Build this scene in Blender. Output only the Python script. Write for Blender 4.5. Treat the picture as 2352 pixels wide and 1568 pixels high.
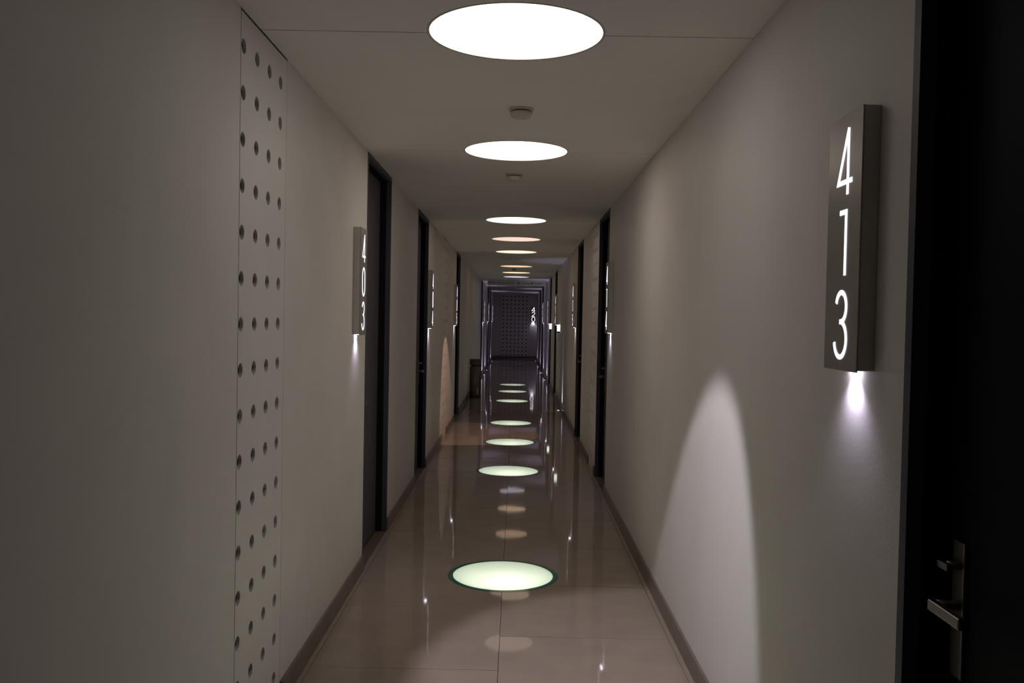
import bpy, bmesh, math, random
from mathutils import Vector, Matrix

random.seed(7)
for o in list(bpy.data.objects):
    bpy.data.objects.remove(o, do_unlink=True)
S = bpy.context.scene
C = S.collection

# ------------------------------------------------------------------ camera, world, exposure
CAM_H = 1.523
cam_d = bpy.data.cameras.new('camera')
cam_d.sensor_width = 36.0
cam_d.lens = 2022.6 / 2352 * 36.0
cam_d.clip_start = 0.05
cam_d.clip_end = 100
cam = bpy.data.objects.new('camera', cam_d)
C.objects.link(cam)
cam.matrix_world = (Matrix.Translation((0, 0, CAM_H)) @ Matrix.Rotation(0.0043, 4, 'Z')
                    @ Matrix.Rotation(math.pi / 2 - 0.0256, 4, 'X') @ Matrix.Rotation(0.0191, 4, 'Z'))
S.camera = cam
w = bpy.data.worlds.new('world')
S.world = w
w.use_nodes = True
w.node_tree.nodes['Background'].inputs[0].default_value = (0, 0, 0, 1)
w.node_tree.nodes['Background'].inputs[1].default_value = 0
S.view_settings.view_transform = 'Standard'
S.view_settings.look = 'None'
S.view_settings.gamma = 1
S.view_settings.exposure = 0.0
S.view_settings.use_curve_mapping = False

# light levels of the fittings in the place
CEIL_E = [(3.05, 2.85, (1.0, 0.955, 0.89)), (5.17, 5.2, (1.0, 0.86, 0.74)), (8.78, 2.6, (1.0, 0.84, 0.70)),
          (10.85, 1.02, (1.0, 0.72, 0.60)), (12.90, 1.30, (1.0, 0.76, 0.58)), (16.42, 1.05, (1.0, 0.66, 0.46)),
          (18.65, 1.2, (1.0, 0.72, 0.48)), (20.55, 1.0, (0.92, 0.84, 1.0))]
FLOOR_Y = [3.05, 5.20, 8.80, 10.87, 12.88, 16.35, 18.50, 20.40]
FLOOR_W = 2.15
SCALLOP_W = 96.0
LED_W = 3.0
UP_W = 48.0

# ------------------------------------------------------------------ helpers
def link(o, parent=None):
    C.objects.link(o)
    if parent is not None:
        o.parent = parent
    return o

def obj(name, bm, mat, parent=None, smooth=False):
    me = bpy.data.meshes.new(name)
    bm.normal_update()
    bm.to_mesh(me)
    bm.free()
    if mat is not None:
        me.materials.append(mat)
    if smooth:
        for p in me.polygons:
            p.use_smooth = True
    o = bpy.data.objects.new(name, me)
    return link(o, parent)

def empty(name, loc=(0, 0, 0), rz=0.0):
    o = bpy.data.objects.new(name, None)
    o.empty_display_size = 0.1
    o.location = loc
    o.rotation_euler = (0, 0, rz)
    return link(o)

def tag(o, label=None, cat=None, group=None, kind=None):
    if label: o['label'] = label
    if cat: o['category'] = cat
    if group: o['group'] = group
    if kind: o['kind'] = kind
    return o

def box(bm, x0, x1, y0, y1, z0, z1):
    vs = [bm.verts.new(p) for p in ((x0, y0, z0), (x1, y0, z0), (x1, y1, z0), (x0, y1, z0),
                                    (x0, y0, z1), (x1, y0, z1), (x1, y1, z1), (x0, y1, z1))]
    for f in ((0, 3, 2, 1), (4, 5, 6, 7), (0, 1, 5, 4), (1, 2, 6, 5), (2, 3, 7, 6), (3, 0, 4, 7)):
        bm.faces.new([vs[i] for i in f])
    return vs

def boxes(*bs):
    bm = bmesh.new()
    for b in bs:
        box(bm, *b)
    return bm

def bevel(bm, wd, seg=2):
    bmesh.ops.bevel(bm, geom=list(bm.edges), offset=wd, segments=seg, affect='EDGES', profile=0.6)
    return bm

def prism(bm, pts, z0, z1):
    """polygon pts (x,y) counter-clockwise, extruded z0..z1"""
    a = [bm.verts.new((p[0], p[1], z0)) for p in pts]
    b = [bm.verts.new((p[0], p[1], z1)) for p in pts]
    n = len(pts)
    bm.faces.new(list(reversed(a)))
    bm.faces.new(b)
    for i in range(n):
        j = (i + 1) % n
        bm.faces.new((a[i], a[j], b[j], b[i]))

def lathe(bm, prof, n=40, cx=0, cy=0):
    """profile [(r,z)...]; r=0 ends close with a fan"""
    rings = []
    for r, z in prof:
        if r < 1e-6:
            rings.append([bm.verts.new((cx, cy, z))])
        else:
            rings.append([bm.verts.new((cx + r * math.cos(2 * math.pi * i / n), cy + r * math.sin(2 * math.pi * i / n), z)) for i in range(n)])
    for a, b in zip(rings[:-1], rings[1:]):
        for i in range(n):
            j = (i + 1) % n
            if len(a) == 1 and len(b) == 1:
                continue
            if len(a) == 1:
                bm.faces.new((a[0], b[j], b[i]))
            elif len(b) == 1:
                bm.faces.new((a[i], a[j], b[0]))
            else:
                bm.faces.new((a[i], a[j], b[j], b[i]))
    bmesh.ops.recalc_face_normals(bm, faces=list(bm.faces))
    return bm

def tube(bm, p0, p1, r, n=12):
    p0, p1 = Vector(p0), Vector(p1)
    d = (p1 - p0).normalized()
    u = d.orthogonal().normalized()
    v = d.cross(u)
    A = [bm.verts.new(p0 + (u * math.cos(t) + v * math.sin(t)) * r) for t in [2 * math.pi * i / n for i in range(n)]]
    B = [bm.verts.new(p1 + (u * math.cos(t) + v * math.sin(t)) * r) for t in [2 * math.pi * i / n for i in range(n)]]
    for i in range(n):
        j = (i + 1) % n
        bm.faces.new((A[i], A[j], B[j], B[i]))
    bm.faces.new(list(reversed(A)))
    bm.faces.new(B)
    bmesh.ops.recalc_face_normals(bm, faces=list(bm.faces))

# ------------------------------------------------------------------ materials
def new_mat(name):
    m = bpy.data.materials.new(name)
    m.use_nodes = True
    return m, m.node_tree.nodes, m.node_tree.links

def pbr(name, col, rough=0.5, metal=0.0, ior=1.45, noise=0.0, nscale=8.0, bump=0.0, bscale=60.0, spec=0.5):
    m, N, Lk = new_mat(name)
    b = N['Principled BSDF']
    b.inputs['Base Color'].default_value = (*col, 1)
    b.inputs['Roughness'].default_value = rough
    b.inputs['Metallic'].default_value = metal
    b.inputs['IOR'].default_value = ior
    b.inputs['Specular IOR Level'].default_value = spec
    tc = N.new('ShaderNodeTexCoord')
    if noise > 0:
        t = N.new('ShaderNodeTexNoise')
        t.inputs['Scale'].default_value = nscale
        t.inputs['Detail'].default_value = 4
        Lk.new(tc.outputs['Object'], t.inputs['Vector'])
        r = N.new('ShaderNodeMapRange')
        r.inputs['From Min'].default_value = 0.3
        r.inputs['From Max'].default_value = 0.7
        r.inputs['To Min'].default_value = 1 - noise
        r.inputs['To Max'].default_value = 1 + noise
        Lk.new(t.outputs['Fac'], r.inputs['Value'])
        mx = N.new('ShaderNodeVectorMath')
        mx.operation = 'SCALE'
        mx.inputs[0].default_value = col
        Lk.new(r.outputs['Result'], mx.inputs['Scale'])
        Lk.new(mx.outputs['Vector'], b.inputs['Base Color'])
    if bump > 0:
        t2 = N.new('ShaderNodeTexNoise')
        t2.inputs['Scale'].default_value = bscale
        t2.inputs['Detail'].default_value = 3
        Lk.new(tc.outputs['Object'], t2.inputs['Vector'])
        bp = N.new('ShaderNodeBump')
        bp.inputs['Strength'].default_value = bump
        bp.inputs['Distance'].default_value = 0.01
        Lk.new(t2.outputs['Fac'], bp.inputs['Height'])
        Lk.new(bp.outputs['Normal'], b.inputs['Normal'])
    return m

def emit(name, col, strength):
    m, N, Lk = new_mat(name)
    N.remove(N['Principled BSDF'])
    e = N.new('ShaderNodeEmission')
    e.inputs['Color'].default_value = (*col, 1)
    e.inputs['Strength'].default_value = strength
    Lk.new(e.outputs[0], N['Material Output'].inputs['Surface'])
    return m

M_wall = pbr('white wall paint', (0.77, 0.735, 0.705), 0.55, noise=0.03, nscale=3, bump=0.04, bscale=120, spec=0.3)
M_ceil = pbr('white ceiling paint', (0.90, 0.86, 0.835), 0.75, noise=0.02, nscale=2, spec=0.2)
M_panel = pbr('perforated board paint', (0.79, 0.745, 0.72), 0.5, noise=0.02, nscale=4, spec=0.3)
M_cavity = pbr('dark cavity felt', (0.022, 0.024, 0.022), 0.9, spec=0.1)
M_tile = pbr('polished beige porcelain', (0.36, 0.295, 0.245), 0.035, ior=1.20, noise=0.06, nscale=5, bump=0.012, bscale=5.5)
M_grout = pbr('dark grout', (0.05, 0.042, 0.035), 0.8, noise=0.1)
M_base = pbr('brown stone skirting', (0.19, 0.155, 0.125), 0.3, noise=0.15, nscale=14)
M_frame = pbr('navy lacquered steel frame', (0.070, 0.072, 0.102), 0.5, spec=0.4)
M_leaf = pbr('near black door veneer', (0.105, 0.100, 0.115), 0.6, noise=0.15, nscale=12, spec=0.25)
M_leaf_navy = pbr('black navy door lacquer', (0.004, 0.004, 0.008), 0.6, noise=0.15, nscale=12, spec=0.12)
M_stop_shade = pbr('black painted stop shade', (0.014, 0.014, 0.018), 0.8, spec=0.1)  # near-black colour standing in for shadow in the door recess
M_steel = pbr('brushed steel', (0.36, 0.34, 0.315), 0.34, metal=0.4, noise=0.05, nscale=20, bump=0.02, bscale=150)
M_side = pbr('grey painted steel side', (0.62, 0.60, 0.57), 0.5, metal=0.0, noise=0.04, nscale=20)
M_chrome = pbr('satin chrome', (0.27, 0.265, 0.255), 0.38, metal=1.0)
M_digit = emit('lit numerals', (0.93, 0.87, 1.0), 1.8)
M_led = emit('LED window', (0.90, 0.86, 1.0), 14.0)
M_detector = pbr('cream plastic', (0.66, 0.62, 0.56), 0.5)
M_slot = pbr('dark slot', (0.02, 0.02, 0.02), 0.8)
M_rim = pbr('green glass rim', (0.04, 0.20, 0.145), 0.10, ior=1.5)
M_well = pbr('white lamp well', (0.8, 0.82, 0.78), 0.8)
M_lamp_rim = pbr('white lamp trim', (0.66, 0.64, 0.60), 0.5)
M_bin = pbr('dark steel bin', (0.16, 0.15, 0.13), 0.3, metal=0.9)
M_bincap = pbr('brown bin cap', (0.13, 0.095, 0.08), 0.4, metal=0.4)
M_board = pbr('pale sign board', (0.74, 0.70, 0.66), 0.5, noise=0.03)
M_green = pbr('green print', (0.07, 0.32, 0.02), 0.5)
M_dark = pbr('dark print', (0.03, 0.04, 0.04), 0.5)
M_up = emit('uplight lens', (0.92, 0.92, 1.0), 14.0)
M_lampbox = emit('emergency lamp lens', (0.93, 1.0, 0.86), 2.6)

def glass_mat():
    m, N, Lk = new_mat('frosted floor glass')
    N.remove(N['Principled BSDF'])
    t = N.new('ShaderNodeBsdfTranslucent')
    t.inputs['Color'].default_value = (0.84, 0.87, 0.78, 1)
    d = N.new('ShaderNodeBsdfDiffuse')
    d.inputs['Color'].default_value = (0.45, 0.52, 0.45, 1)
    mx = N.new('ShaderNodeMixShader')
    mx.inputs[0].default_value = 0.25
    Lk.new(t.outputs[0], mx.inputs[1])
    Lk.new(d.outputs[0], mx.inputs[2])
    g = N.new('ShaderNodeBsdfGlossy')
    g.inputs['Roughness'].default_value = 0.08
    fr = N.new('ShaderNodeFresnel')
    fr.inputs['IOR'].default_value = 1.25
    m2 = N.new('ShaderNodeMixShader')
    Lk.new(fr.outputs[0], m2.inputs[0])
    Lk.new(mx.outputs[0], m2.inputs[1])
    Lk.new(g.outputs[0], m2.inputs[2])
    Lk.new(m2.outputs[0], N['Material Output'].inputs['Surface'])
    return m
M_glass = glass_mat()

# ------------------------------------------------------------------ layout of the corridor
XL, XR, CZ = -0.897, 0.796, 2.5
Y0, Y1 = -2.2, 34.0
CX = -0.050            # line of the middle floor joint
TH = 0.14
DOORS_L = [(5.24, 6.24), (7.93, 8.89), (13.04, 13.95), (22.40, 23.30), (27.60, 28.50), (30.20, 31.20)]
DOORS_R = [(0.85, 1.80), (7.64, 8.58), (10.60, 11.55), (17.25, 18.20), (20.00, 20.95), (25.90, 26.90), (28.70, 29.70), (32.20, 33.10)]
PANELS_L = [(2.833, 3.400, 2.867), (10.83, 11.50, 10.93)]
PANELS_R = [(8.70, 9.32, 8.79)]

def segments(openings):
    out, y = [], Y0
    for a, b in sorted(openings):
        out.append((y, a)); y = b
    out.append((y, Y1))
    return out

segL = segments(DOORS_L + [p[:2] for p in PANELS_L])
segR = segments(DOORS_R + [p[:2] for p in PANELS_R])
tag(obj('wall_left', boxes(*[(XL - TH, XL, a, b, -0.1, CZ + 0.06) for a, b in segL]), M_wall),
    'long plain white wall on the left of the corridor', 'wall', kind='structure')
tag(obj('wall_right', boxes(*[(XR, XR + TH, a, b, -0.1, CZ + 0.06) for a, b in segR]), M_wall),
    'long plain white wall on the right of the corridor', 'wall', kind='structure')
EPX0, EPX1 = -0.62, 0.52      # perforated panel on the end wall
tag(obj('wall_end', boxes((XL - TH, EPX0, Y1, Y1 + TH, -0.1, CZ + 0.06), (EPX1, XR + TH, Y1, Y1 + TH, -0.1, CZ + 0.06)), M_wall),
    'far white wall closing the end of the corridor', 'wall', kind='structure')
tag(obj('wall_back_bounce', boxes((XL - TH, XR + TH, Y0 - TH, Y0, -0.1, CZ + 0.06)), M_wall),  # unseen wall added to hold bounce light; the corridor itself runs on
    'unseen white wall added behind the viewpoint to bounce light', 'wall', kind='structure')

# skirting, interrupted at doors and panels
BH, BT = 0.092, 0.012
for nm, segs, xa, xb in (('baseboard_left', segL, XL, XL + BT), ('baseboard_right', segR, XR - BT, XR)):
    tag(obj(nm, boxes(*[(xa, xb, a, b, 0, BH) for a, b in segs]), M_base),
        'brown stone skirting along the %s wall' % nm.split('_')[1], 'skirting', kind='structure')
tag(obj('baseboard_end', boxes((XL + BT, XR - BT, Y1 - BT, Y1, 0, BH)), M_base), 'brown stone skirting under the far wall', 'skirting', kind='structure')

# ceiling: slab with panels below it; the joints run through the middle of each round lamp
ceiling = tag(obj('ceiling', boxes((XL - TH, XR + TH, Y0 - TH, Y1 + TH, CZ + 0.06, CZ + 0.12)), M_ceil),
              'flat white corridor ceiling with round lamps', 'ceiling', kind='structure')
LX, LR = -0.019, 0.3015
def arc_edge(yc, sgn, x0, x1, r):
    pts = []
    n = 28
    pts.append((x0, yc))
    for i in range(n + 1):
        t = math.pi - math.pi * i / n
        pts.append((LX + r * math.cos(t), yc + sgn * r * math.sin(t)))
    pts.append((x1, yc))
    return pts
JT = [c[0] for c in CEIL_E]
GAP = 0.0032
edges = [Y0] + JT + [Y1]
for a, b in zip(edges[:-1], edges[1:]):
    x0, x1 = XL + 0.0005, XR - 0.0005
    low = arc_edge(a + GAP, +1, x0, x1, LR + 0.004) if a in JT else [(x0, a), (x1, a)]
    high = arc_edge(b - GAP, -1, x0, x1, LR + 0.004) if b in JT else [(x0, b), (x1, b)]
    bm = bmesh.new()
    prism(bm, low + list(reversed(high)), CZ, CZ + 0.06)
    obj('ceiling_panel', bm, M_ceil, ceiling)

# floor: grout bed with single polished tiles, notched around the glass discs
GR = 0.327
floor = obj('floor', bmesh.new(), M_grout)
me = floor.data
bm = boxes((XL - TH, XR + TH, Y0 - TH, Y1 + TH, -0.40, -0.36))
bm.to_mesh(me); bm.free()
tag(floor, 'polished beige tile floor with a row of lit glass discs', 'floor', kind='structure')
TL = 0.82
XI_R, XI_L = 0.759, -0.863
def side_x(y, s):
    for yc in FLOOR_Y:
        if abs(y - yc) < GR:
            return CX + s * max(0.0011, math.sqrt(GR * GR - (y - yc) ** 2))
    return CX + s * 0.0011
for s, xo, off in ((1, XI_R, 4.19), (-1, XI_L, 4.60)):
    k0 = math.floor((Y0 - off) / TL)
    y = off + k0 * TL
    while y < Y1:
        a, b = max(y + 0.0011, Y0), min(y + TL - 0.0011, Y1)
        y += TL
        if b - a < 0.02:
            continue
        ys = [a, b]
        for yc in FLOOR_Y:
            for i in range(33):
                q = yc - GR * math.cos(math.pi * i / 32)
                if a < q < b:
                    ys.append(q)
        ys = sorted(set(ys))
        inner = [(side_x(q, s), q) for q in ys]
        pts = ([(xo, a), (xo, b)] if s > 0 else [(xo, b), (xo, a)])
        loop = (pts + list(reversed(inner))) if s > 0 else (pts + inner)
        bm = bmesh.new()
        prism(bm, loop, -0.012, 0.0)
        cxm, cym = (xo + CX) / 2, (a + b) / 2
        tx, ty = random.gauss(0, 0.0009), random.gauss(0, 0.0011)
        for v in bm.verts:
            v.co.z += (v.co.x - cxm) * tx + (v.co.y - cym) * ty
        t = obj('floor_tile', bm, M_tile, floor)
# grout bed right under the tiles (two halves notched the same way, one mesh)
bm = bmesh.new()
for s in (1, -1):
    xo = (XR + TH) if s > 0 else (XL - TH)
    ys = [Y0, Y1]
    for yc in FLOOR_Y:
        ys += [yc - GR * math.cos(math.pi * i / 32) for i in range(33)]
    ys = sorted(set(ys))
    for q0, q1 in zip(ys[:-1], ys[1:]):
        if q1 - q0 < 1e-6:
            continue
        i0, i1 = side_x(q0, s), side_x(q1, s)
        prism(bm, [(xo, q0), (xo, q1), (i1, q1), (i0, q0)], -0.06, -0.004)
bmesh.ops.remove_doubles(bm, verts=list(bm.verts), dist=1e-6)
bmesh.ops.recalc_face_normals(bm, faces=list(bm.faces))
obj('grout_bed', bm, M_grout, floor)
# narrow border strips between tiles and skirting
for xa, xb in ((XI_R + 0.002, XR + 0.03), (XL - 0.03, XI_L - 0.002)):
    y = Y0
    while y < Y1:
        b = min(y + 2.46, Y1)
        obj('border_strip', boxes((xa, xb, y + 0.0006, b - 0.0006, -0.012, 0.0)), M_tile, floor)
        y = b

# ------------------------------------------------------------------ perforated panels
def holed_sheet(cols, rows, x0, x1, z0, z1, rad, depth, n=20):
    """sheet in the local XZ plane facing -Y, with round holes at cols x rows"""
    bm = bmesh.new()
    def mids(v, a, b):
        return [a] + [(p + q) / 2 for p, q in zip(v[:-1], v[1:])] + [b]
    ex, ez = mids(cols, x0, x1), mids(rows, z0, z1)
    for i, cx in enumerate(cols):
        for j, cz in enumerate(rows):
            l, r, d, u = ex[i], ex[i + 1], ez[j], ez[j + 1]
            circ, outer, back = [], [], []
            for k in range(n):
                t = 2 * math.pi * (k + 0.5) / n
                c, s = math.cos(t), math.sin(t)
                circ.append(bm.verts.new((cx + rad * c, 0, cz + rad * s)))
                back.append(bm.verts.new((cx + rad * c, depth, cz + rad * s)))
                tx = ((r - cx) / c if c > 0 else (l - cx) / c) if abs(c) > 1e-9 else 1e9
                tz = ((u - cz) / s if s > 0 else (d - cz) / s) if abs(s) > 1e-9 else 1e9
                q = min(tx, tz)
                outer.append(((cx + q * c, cz + q * s), tx < tz, c > 0, s > 0))
            ov = [bm.verts.new((p[0][0], 0, p[0][1])) for p in outer]
            for k in range(n):
                m_ = (k + 1) % n
                bm.faces.new((circ[k], circ[m_], back[m_], back[k]))
                if outer[k][1] != outer[m_][1]:
                    sx = r if (outer[k][2] if outer[k][1] else outer[m_][2]) else l
                    sz = u if (outer[m_][3] if outer[k][1] else outer[k][3]) else d
                    cv = bm.verts.new((sx, 0, sz))
                    bm.faces.new((circ[k], ov[k], cv, ov[m_], circ[m_]))
                else:
                    bm.faces.new((circ[k], ov[k], ov[m_], circ[m_]))
    # edge returns
    for (a, b) in (((x0, z0), (x1, z0)), ((x1, z0), (x1, z1)), ((x1, z1), (x0, z1)), ((x0, z1), (x0, z0))):
        bm.faces.new([bm.verts.new(p) for p in ((a[0], 0, a[1]), (a[0], depth, a[1]), (b[0], depth, b[1]), (b[0], 0, b[1]))])
    bmesh.ops.remove_doubles(bm, verts=list(bm.verts), dist=1e-5)
    bmesh.ops.recalc_face_normals(bm, faces=list(bm.faces))
    return bm

ROWS = [1.488 + 0.15 * k for k in range(-9, 7)]
def perforated(loc, rz, width, cols, label, n=20, gaps=(0.007, 0.0014)):
    e = tag(empty('perforated_panel', loc, rz), label, 'panel', 'perforated wall panels')
    obj('sheet', holed_sheet(cols, ROWS, -width / 2 + gaps[0], width / 2 - gaps[1], 0.004, CZ - 0.005, 0.0245, 0.012, n), M_panel, e)
    obj('backing', boxes((-width / 2, width / 2, 0.045, 0.060, 0, CZ), (-width / 2, -width / 2 + 0.003, 0.03, 0.045, 0, CZ),
                         (width / 2 - 0.003, width / 2, 0.03, 0.045, 0, CZ)), M_cavity, e)
    return e
for (a, b, c0), lab in zip(PANELS_L, ('tall white perforated panel nearest the viewer in the left wall',
                                      'tall white perforated panel in the left wall beyond sign 404')):
    m_ = (a + b) / 2
    perforated((XL - 0.0005, m_, 0), math.pi / 2, b - a, [c0 - m_ + 0.1487 * k for k in range(4)], lab)
for (a, b, c0), lab in zip(PANELS_R, ('tall white perforated panel in the right wall just past the door beside sign 414',)):
    m_ = (a + b) / 2
    perforated((XR + 0.0005, m_, 0), -math.pi / 2, b - a, [-(c0 - m_ + 0.1487 * k) for k in range(3, -1, -1)], lab, 20, (0.0014, 0.007))
perforated(((EPX0 + EPX1) / 2, Y1 + 0.006, 0), 0, EPX1 - EPX0, [0.15 * k - 0.45 for k in range(7)],
           'wide perforated panel in the dark wall at the far end', 12)

# ------------------------------------------------------------------ doors
def lever_parts(leaf, hx, s, simple=False):
    """lever set on a leaf lying in local XZ, facing -Y; the lever points towards +s*X"""
    z = 0.985
    pl = obj('lock_plate', bevel(boxes((hx - 0.022, hx + 0.022, -0.008, 0.0, z - 0.14, z + 0.125)), 0.003), M_chrome, leaf)
    bm = bmesh.new()
    tube(bm, (hx, -0.006, z), (hx, -0.055, z), 0.011, 16)
    hd = obj('spindle', bm, M_chrome, leaf, True)
    b2 = boxes((min(hx, hx + s * 0.105) - 0.008, max(hx, hx + s * 0.105) + 0.008, -0.062, -0.046, z - 0.011, z + 0.011))
    obj('lever', bevel(b2, 0.004, 3), M_chrome, leaf)
    bm = bmesh.new()
    tube(bm, (hx, -0.006, z + 0.078), (hx, -0.030, z + 0.078), 0.009, 14)
    obj('turn_post', bm, M_chrome, leaf, True)
    obj('thumb_turn', bevel(boxes((hx - 0.020, hx + 0.020, -0.040, -0.028, z + 0.071, z + 0.085)), 0.003, 2), M_chrome, leaf)

DEPTH = 0.075
def door(n, loc, rz, width, label, hinge, leaf_mat=None):
    """local frame: opening along X (centre 0), corridor at -Y, wall plane y=0"""
    e = tag(empty('door_%d' % n, loc, rz), label, 'door', kind='structure')
    h = width / 2
    j = 0.030
    obj('frame', boxes((-h, -h + j, -0.002, 0.030, 0, CZ - 0.03), (h - j, h, -0.002, 0.030, 0, CZ - 0.03), (-h, h, -0.002, 0.030, CZ - 0.03, CZ - 0.001)), M_frame, e)
    obj('stop_shade', boxes((-h, -h + 0.035, 0.030, DEPTH + 0.02, 0, CZ - 0.035), (h - 0.035, h, 0.030, DEPTH + 0.02, 0, CZ - 0.035), (-h, h, 0.030, DEPTH + 0.02, CZ - 0.035, CZ - 0.001)), M_stop_shade, e)  # dark strips behind the frame, painted shade of the door stop
    leaf = obj('leaf', boxes((-h + 0.036, h - 0.036, DEPTH, DEPTH + 0.04, 0.006, CZ - 0.037)), leaf_mat or M_leaf, e)
    holder = leaf
    # the lever set sits on the latch side
    hx = (h - 0.105) * hinge
    sub = []
    before = set(bpy.data.objects)
    lever_parts(leaf, hx, -hinge)
    for o in set(bpy.data.objects) - before:
        o.location.y = DEPTH
    obj('threshold', boxes((-h, h, -0.001, DEPTH, -0.01, 0.0008)), M_base, e)
    return e

LL = ['black full height door beside the lit sign 403', 'black full height door between signs 403 and 404, second on the left',
      'black full height door beside sign 405, just before the litter bin', 'far black door on the left wall just past the hanging sign',
      'fifth black door along the left wall, far beyond the hanging sign', 'last black door on the left before the end wall']
RL = ['dark navy door at the right edge of view, nearest the viewer', 'black full height door beside sign 414 on the right wall',
      'black full height door beside sign 415 on the right wall', 'narrow looking black door by sign 416 on the right wall',
      'black door by the second small bright wall lamp, right wall', 'black door far down the right wall past the hanging sign',
      'second to last black door on the right wall', 'last black door on the right wall before sign 420']
n = 0
HING_L = [-1, 1, -1, -1, 1, -1]
for (a, b), lab, hg in zip(DOORS_L, LL, HING_L):
    n += 1
    door(n, (XL, (a + b) / 2, 0), math.pi / 2, b - a, lab, hg)
HING_R = [-1, -1, -1, 1, 1, -1, -1, -1]
for (a, b), lab, hg in zip(DOORS_R, RL, HING_R):
    n += 1
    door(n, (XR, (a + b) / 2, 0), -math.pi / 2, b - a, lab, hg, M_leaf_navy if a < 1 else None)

# ------------------------------------------------------------------ lit room signs
def arc(cx, cy, rx, ry, a0, a1, k=14):
    return [(cx + rx * math.cos(math.radians(a0 + (a1 - a0) * i / k)), cy + ry * math.sin(math.radians(a0 + (a1 - a0) * i / k))) for i in range(k + 1)]
W_, H_ = 0.088, 0.152
GLYPH = {
    '0': [arc(.5, .70, .42, .30, 0, 180) + arc(.5, .30, .42, .30, 180, 360) + [(.92, .70)]],
    '1': [[(.22, .965), (.66, .965), (.66, 0)]],
    '2': [arc(.5, .72, .40, .28, 170, -35) + [(.06, .04), (.95, .04)]],
    '3': [arc(.48, .77, .36, .225, 165, -80, 16) + [(.40, .545)] , [(.40, .545), (.55, .545)] + arc(.46, .275, .42, .27, 72, -170, 20)],
    '4': [[(.70, 0), (.70, 1)], [(.70, 1), (.03, .20), (1.0, .20)]],
    '5': [[(.90, .965), (.22, .965), (.14, .56)] + arc(.47, .32, .42, .31, 120, -150)],
    '6': [[(.70, 1), (.16, .46)] + arc(.5, .31, .41, .30, 150, 510, 24)],
    '7': [[(.06, .965), (.92, .965), (.38, 0)]],
    '8': [arc(.5, .76, .33, .22, -90, 270, 22), arc(.5, .28, .41, .27, -90, 270, 22)],
    '9': [[(.30, 0), (.84, .54)] + arc(.5, .69, .41, .30, -30, 330, 24)],
}
def ribbon(bm, pts, wd, y0, y1):
    P = [Vector((p[0], p[1])) for p in pts]
    Q = [P[0]]
    for p in P[1:]:
        if (p - Q[-1]).length > 1e-5:
            Q.append(p)
    P = Q
    Ls, Rs = [], []
    for i, p in enumerate(P):
        d0 = (p - P[i - 1]).normalized() if i else (P[1] - p).normalized()
        d1 = (P[i + 1] - p).normalized() if i < len(P) - 1 else d0
        t = d0 + d1
        t = t.normalized() if t.length > 1e-6 else d0
        nn = Vector((-t.y, t.x))
        c = max(0.42, nn.dot(Vector((-d0.y, d0.x))))
        o = nn * (wd / 2 / c)
        Ls.append(p + o); Rs.append(p - o)
    def ring(i):
        return [bm.verts.new((q.x, y, q.y)) for q, y in ((Ls[i], y0), (Rs[i], y0), (Rs[i], y1), (Ls[i], y1))]
    R0 = ring(0)
    bm.faces.new(R0)
    prev = R0
    for i in range(1, len(P)):
        cur = ring(i)
        for k in range(4):
            m_ = (k + 1) % 4
            bm.faces.new((prev[k], prev[m_], cur[m_], cur[k]))
        prev = cur
    bm.faces.new(list(reversed(prev)))
    bmesh.ops.recalc_face_normals(bm, faces=list(bm.faces))

def spot(name, loc, direction, power, half_deg, blend, col, radius, parent=None):
    l = bpy.data.lights.new(name, 'SPOT')
    l.energy = power
    l.color = col
    l.spot_size = math.radians(2 * half_deg)
    l.spot_blend = blend
    l.shadow_soft_size = radius
    o = bpy.data.objects.new(name, l)
    o.location = loc
    o.rotation_euler = Vector(direction).to_track_quat('-Z', 'Y').to_euler()
    return link(o, parent)

SW, SH, ST = 0.205, 0.592, 0.040
SZ = 1.418
digit_mesh = {}
def room_sign(text, loc, rz, label, led=1.0, wide=1.0, tall=1.0):
    e = tag(empty('room_sign', loc, rz), label, 'sign', 'lit room number signs')
    h = SW / 2
    hs = obj('housing', bevel(boxes((-h, h, -ST + 0.003, 0, 0.004, SH)), 0.0012, 1), M_side, e)
    obj('face_plate', bevel(boxes((-h, h, -ST, -ST + 0.003, 0.0, SH + 0.001)), 0.0006, 1), M_steel, e)
    for k, ch in enumerate(text):
        if ch not in digit_mesh:
            bm = bmesh.new()
            for st in GLYPH[ch]:
                ribbon(bm, [((p[0] - .5) * W_, p[1] * H_) for p in st], 0.0114, -0.0012, 0.0004)
            o = obj('numeral', bm, M_digit, e)
            digit_mesh[ch] = o.data
        else:
            o = link(bpy.data.objects.new('numeral', digit_mesh[ch]), e)
        top = (0.034, 0.220, 0.410)[k]
        o.location = (0.004, -ST, SH - top - H_ * (1 + tall) / 2)
        o.scale = (wide, 1, tall)
    lens = obj('lamp_window', boxes((-0.034, 0.034, -0.028, -0.008, 0.0015, 0.0045)), M_led, e)
    spot('sign_downlight', (0, -0.016, -0.003), (0, 0.10, -1), LED_W * led, 58, 1.0, (0.80, 0.74, 1.0), 0.008, e)
    return e
PI2 = math.pi / 2
room_sign('413', (XR, 1.955 + SW / 2, SZ), -PI2, 'large lit steel sign reading 413 on the right wall')
room_sign('403', (XL, 4.82 + SW / 2, SZ), PI2, 'lit steel sign reading 403 before the first black door on the left')
room_sign('404', (XL, 8.915 + SW / 2, SZ - 0.01), PI2, 'lit steel sign reading 404 just past the second door on the left')
room_sign('405', (XL, 12.60 + SW / 2, SZ - 0.008), PI2, 'lit steel sign reading 405 before the third black door on the left')
room_sign('414', (XR, 7.30 + SW / 2, SZ), -PI2, 'lit steel sign reading 414 before the second black door on the right')
room_sign('415', (XR, 11.72 + SW / 2, SZ), -PI2, 'lit steel sign reading 415 past the third black door on the right')
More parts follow.
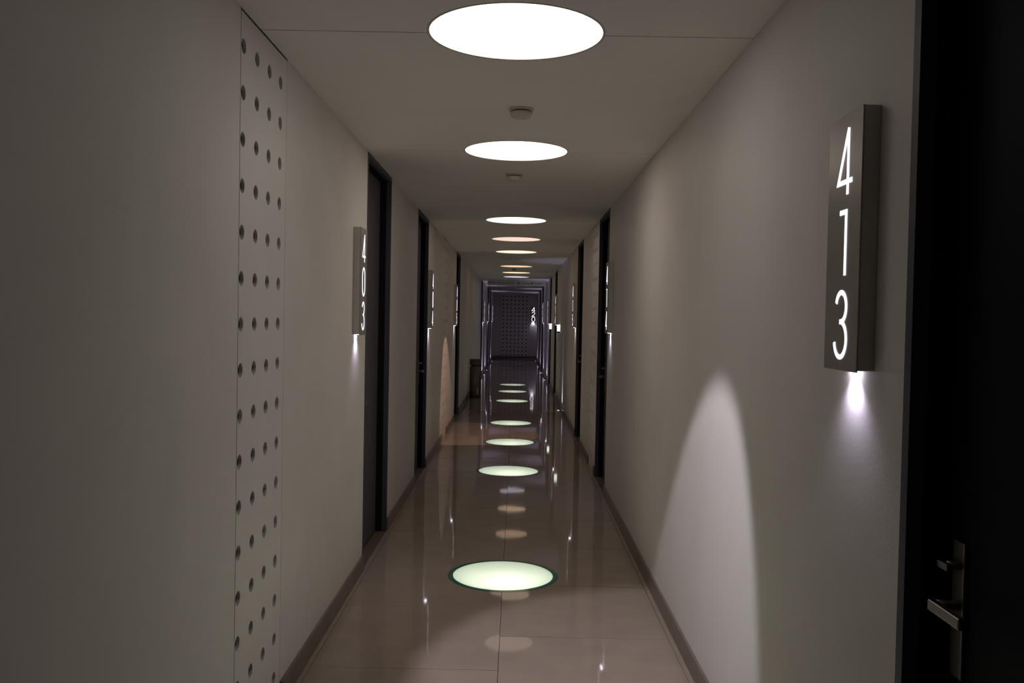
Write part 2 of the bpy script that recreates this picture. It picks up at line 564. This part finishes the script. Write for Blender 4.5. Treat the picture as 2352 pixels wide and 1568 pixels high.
room_sign('416', (XR, 16.98 + SW / 2, SZ), -PI2, 'small looking lit sign 416 by the nearer small bright wall lamp')
room_sign('417', (XR, 21.25 + SW / 2, SZ), -PI2, 'tiny looking lit sign past the farther small bright wall lamp')
room_sign('406', (XL, 23.55 + SW / 2, SZ), PI2, 'tiny lit sign on the left wall just past the hanging evacuation sign')
room_sign('407', (XL, 27.25 + SW / 2, SZ), PI2, 'tiny lit sign before the fifth door on the left wall')
room_sign('408', (XL, 31.80 + SW / 2, SZ), PI2, 'last lit sign on the left wall by the far end')
room_sign('418', (XR, 25.40 + SW / 2, SZ), -PI2, 'tiny lit sign on the right wall before the far doors')
room_sign('420', (0.655, Y1, SZ), 0, 'lit sign reading 420 on the far end wall', 1.2, 1.55, 1.08)

# ------------------------------------------------------------------ ceiling lamps
names = ['bright white round ceiling lamp nearest the viewer', 'round warm white ceiling lamp between the two smoke detectors',
         'third round ceiling lamp, between the doors by signs 404 and 414', 'fourth round ceiling lamp, peach coloured',
         'fifth round ceiling lamp, by sign 405', 'sixth round ceiling lamp, dim peach, in front of the far smoke detector',
         'seventh round ceiling lamp, just past the far smoke detector', 'farthest round ceiling lamp, bluish white, before the hanging sign']
for (yc, st, col), lab in zip(CEIL_E, names):
    e = tag(empty('ceiling_lamp', (LX, yc, CZ)), lab, 'ceiling lamp', 'round ceiling lamps')
    bm = bmesh.new()
    lathe(bm, [(0, 0.004), (LR - 0.004, 0.004), (LR - 0.004, 0.010), (0, 0.010)], 64)
    obj('diffuser', bm, emit('lamp diffuser', col, st), e)
    bm = bmesh.new()
    lathe(bm, [(LR - 0.004, 0.0), (LR + 0.003, 0.0), (LR + 0.003, 0.05), (LR - 0.004, 0.05), (LR - 0.004, 0.0)], 64)
    obj('trim_ring', bm, M_lamp_rim, e, False)
    if yc == 3.05:
        spot('lamp_beam', (-0.2 - LX, -0.2, -0.03), (0.287, 0.313, -0.906), SCALLOP_W, 22.9, 0.28, (0.95, 0.91, 1.0), 0.022, e)
    if yc == 10.85:
        spot('lamp_beam', (0.14 - LX, -0.2, -0.03), (-0.30, 0.313, -0.906), SCALLOP_W * 0.6, 21.9, 0.10, (1.0, 0.62, 0.45), 0.006, e)

# ------------------------------------------------------------------ glass discs in the floor, lit from below
fl_names = ['lit glass floor disc just below the view, nearest the viewer', 'largest lit glass floor disc in view, nearest to the viewer', 'lit glass floor disc between the second pair of doors',
            'third lit glass floor disc counted from the largest', 'fourth lit glass floor disc counted from the largest', 'third lit glass floor disc counted from the far end',
            'second lit glass floor disc counted from the far end', 'farthest lit glass floor disc']
for yc, lab in zip(FLOOR_Y, fl_names):
    e = tag(empty('floor_disc', (CX, yc, 0)), lab, 'floor light', 'lit glass discs in the floor')
    bm = bmesh.new()
    bm.faces.new([bm.verts.new((0.297 * math.cos(2 * math.pi * i / 64), 0.297 * math.sin(2 * math.pi * i / 64), 0.0)) for i in range(64)])
    obj('glass', bm, M_glass, e)
    bm = bmesh.new()
    lathe(bm, [(0.297, -0.02), (0.297, 0.0005), (0.325, 0.0005), (0.325, -0.02)], 64)
    obj('glass_rim', bm, M_rim, e)
    bm = bmesh.new()
    lathe(bm, [(0.31, -0.02), (0.31, -0.30), (0, -0.30)], 40)
    obj('lamp_well', bm, M_well, e)
    l = bpy.data.lights.new('floor_lamp', 'POINT')
    l.energy = FLOOR_W
    l.color = (0.97, 1.0, 0.92)
    l.shadow_soft_size = 0.03
    link(bpy.data.objects.new('floor_lamp', l), e).location = (0.02, -0.10, -0.22)

# ------------------------------------------------------------------ smoke detectors
def detector(x, y, label):
    e = tag(empty('smoke_detector', (x, y, CZ)), label, 'smoke detector', 'smoke detectors')
    bm = bmesh.new()
    lathe(bm, [(0, 0), (0.056, 0), (0.056, -0.010), (0.050, -0.012), (0, -0.012)], 36)
    obj('base', bm, M_detector, e, False)
    bm = bmesh.new()
    lathe(bm, [(0.046, -0.012), (0.046, -0.017), (0, -0.017)], 36)
    obj('vent_slot', bm, M_slot, e)
    bm = bmesh.new()
    lathe(bm, [(0.045, -0.017), (0.052, -0.017), (0.051, -0.027), (0.044, -0.040), (0.034, -0.046), (0, -0.047)], 36)
    obj('cover', bm, M_detector, e, True)
detector(0.005, 4.12, 'cream round smoke detector between the first and second ceiling lamps')
detector(-0.032, 5.97, 'cream round smoke detector just past the second ceiling lamp')
detector(-0.050, 17.2, 'far smoke detector between the sixth and seventh ceiling lamps')

# ------------------------------------------------------------------ litter bin by the left wall
e = tag(empty('litter_bin', (XL + 0.135, 16.85, 0)), 'tall round steel litter bin with brown cap against the left wall', 'bin')
bm = bmesh.new(); lathe(bm, [(0, 0.0), (0.104, 0.0), (0.108, 0.012), (0.108, 0.60), (0.100, 0.606), (0, 0.606)], 36)
obj('body', bm, M_bin, e, True)
bm = bmesh.new(); lathe(bm, [(0.090, 0.606), (0.090, 0.632), (0, 0.632)], 36)
obj('neck', bm, M_slot, e)
bm = bmesh.new(); lathe(bm, [(0.085, 0.630), (0.108, 0.630), (0.110, 0.640), (0.110, 0.735), (0.102, 0.740), (0.096, 0.722), (0, 0.722)], 36)
obj('cap', bm, M_bincap, e)

# ------------------------------------------------------------------ hanging evacuation sign
HY = 22.0
e = tag(empty('hanging_sign', (0.0, HY, 0)), 'long pale board hung from the ceiling with green arrows and evacuation text', 'sign')
obj('board', bevel(boxes((-0.73, 0.73, 0, 0.012, 2.352, 2.497)), 0.002, 1), M_board, e)
def text_mesh(body, size):
    cu = bpy.data.curves.new('lettering', 'FONT')
    cu.body = body
    cu.size = size
    cu.extrude = 0.0006
    t = bpy.data.objects.new('lettering_source', cu)
    C.objects.link(t)
    dg = bpy.context.evaluated_depsgraph_get()
    me = bpy.data.meshes.new_from_object(t.evaluated_get(dg))
    bpy.data.objects.remove(t, do_unlink=True)
    bpy.data.curves.remove(cu)
    return me
for body, x in (('Ruta de Evacuaci\u00f3n', -0.640), ('Hidrante', 0.085), ('Extintor', 0.415)):
    me = text_mesh(body, 0.072)
    me.materials.clear(); me.materials.append(M_dark)
    o = link(bpy.data.objects.new('lettering', me), e)
    o['kind'] = 'stuff'
    o.location = (x, -0.0008, 2.395)
    o.rotation_euler = (math.pi / 2, 0, 0)
for x in (-0.685, 0.040, 0.370):
    bm = bmesh.new()
    prism(bm, [(-0.026, 0), (0.012, -0.045), (0.012, -0.018), (0.030, -0.018), (0.030, 0.018), (0.012, 0.018), (0.012, 0.045)], 0, 0.002)
    o = obj('arrow', bm, M_green, e)
    o.rotation_euler = (math.pi / 2, 0, 0)
    o.location = (x, 0.0, 2.418)

# ------------------------------------------------------------------ small bright wall lamps
for yy, lab in ((16.0, 'small bright white wall lamp on the right wall, the nearer of two'),
                (19.75, 'small bright white wall lamp on the right wall, the farther of two')):
    e = tag(empty('wall_lamp', (XR, yy, 1.31), -PI2), lab, 'wall lamp', 'small bright wall lamps')
    obj('base', bevel(boxes((-0.032, 0.032, -0.052, 0, -0.022, 0.004)), 0.003, 1), M_slot, e)
    obj('lens', bevel(boxes((-0.028, 0.028, -0.048, 0, 0.004, 0.125)), 0.008, 2), M_lampbox, e)

# ------------------------------------------------------------------ floor uplights along the walls
def uplight(x, y, label, pw):
    e = tag(empty('floor_uplight', (x, y, 0)), label, 'floor light', 'small floor uplights by the walls')
    bm = bmesh.new(); lathe(bm, [(0.020, 0.0), (0.020, 0.006), (0.030, 0.006), (0.034, 0.0)], 24)
    obj('ring', bm, M_chrome, e)
    bm = bmesh.new(); lathe(bm, [(0, 0.006), (0.012, 0.005), (0.020, 0.002)], 24)
    obj('lens', bm, M_up, e)
    sx = 1 if x > 0 else -1
    spot('uplight_beam', (0, 0, 0.012), (sx * 0.10, 0, 1), pw, 26, 1.0, (0.70, 0.64, 1.0), 0.010, e)
uplight(XR - 0.06, 14.74, 'small bright floor uplight by the right wall past sign 415', UP_W * 0.5)
uplight(XR - 0.06, 22.07, 'small floor uplight by the right wall below the hanging sign', UP_W)
uplight(XR - 0.06, 24.92, 'small floor uplight by the right wall just past the hanging sign', UP_W)
uplight(XR - 0.06, 28.31, 'small floor uplight by the right wall, second from the end', UP_W)
uplight(XR - 0.06, 32.15, 'small floor uplight by the right wall at the far end', UP_W)
uplight(XL + 0.06, 23.66, 'small floor uplight by the left wall just past the hanging sign', UP_W)
uplight(XL + 0.06, 25.86, 'small floor uplight by the left wall, second from the end', UP_W)
uplight(XL + 0.06, 31.30, 'small floor uplight by the left wall at the far end', UP_W)
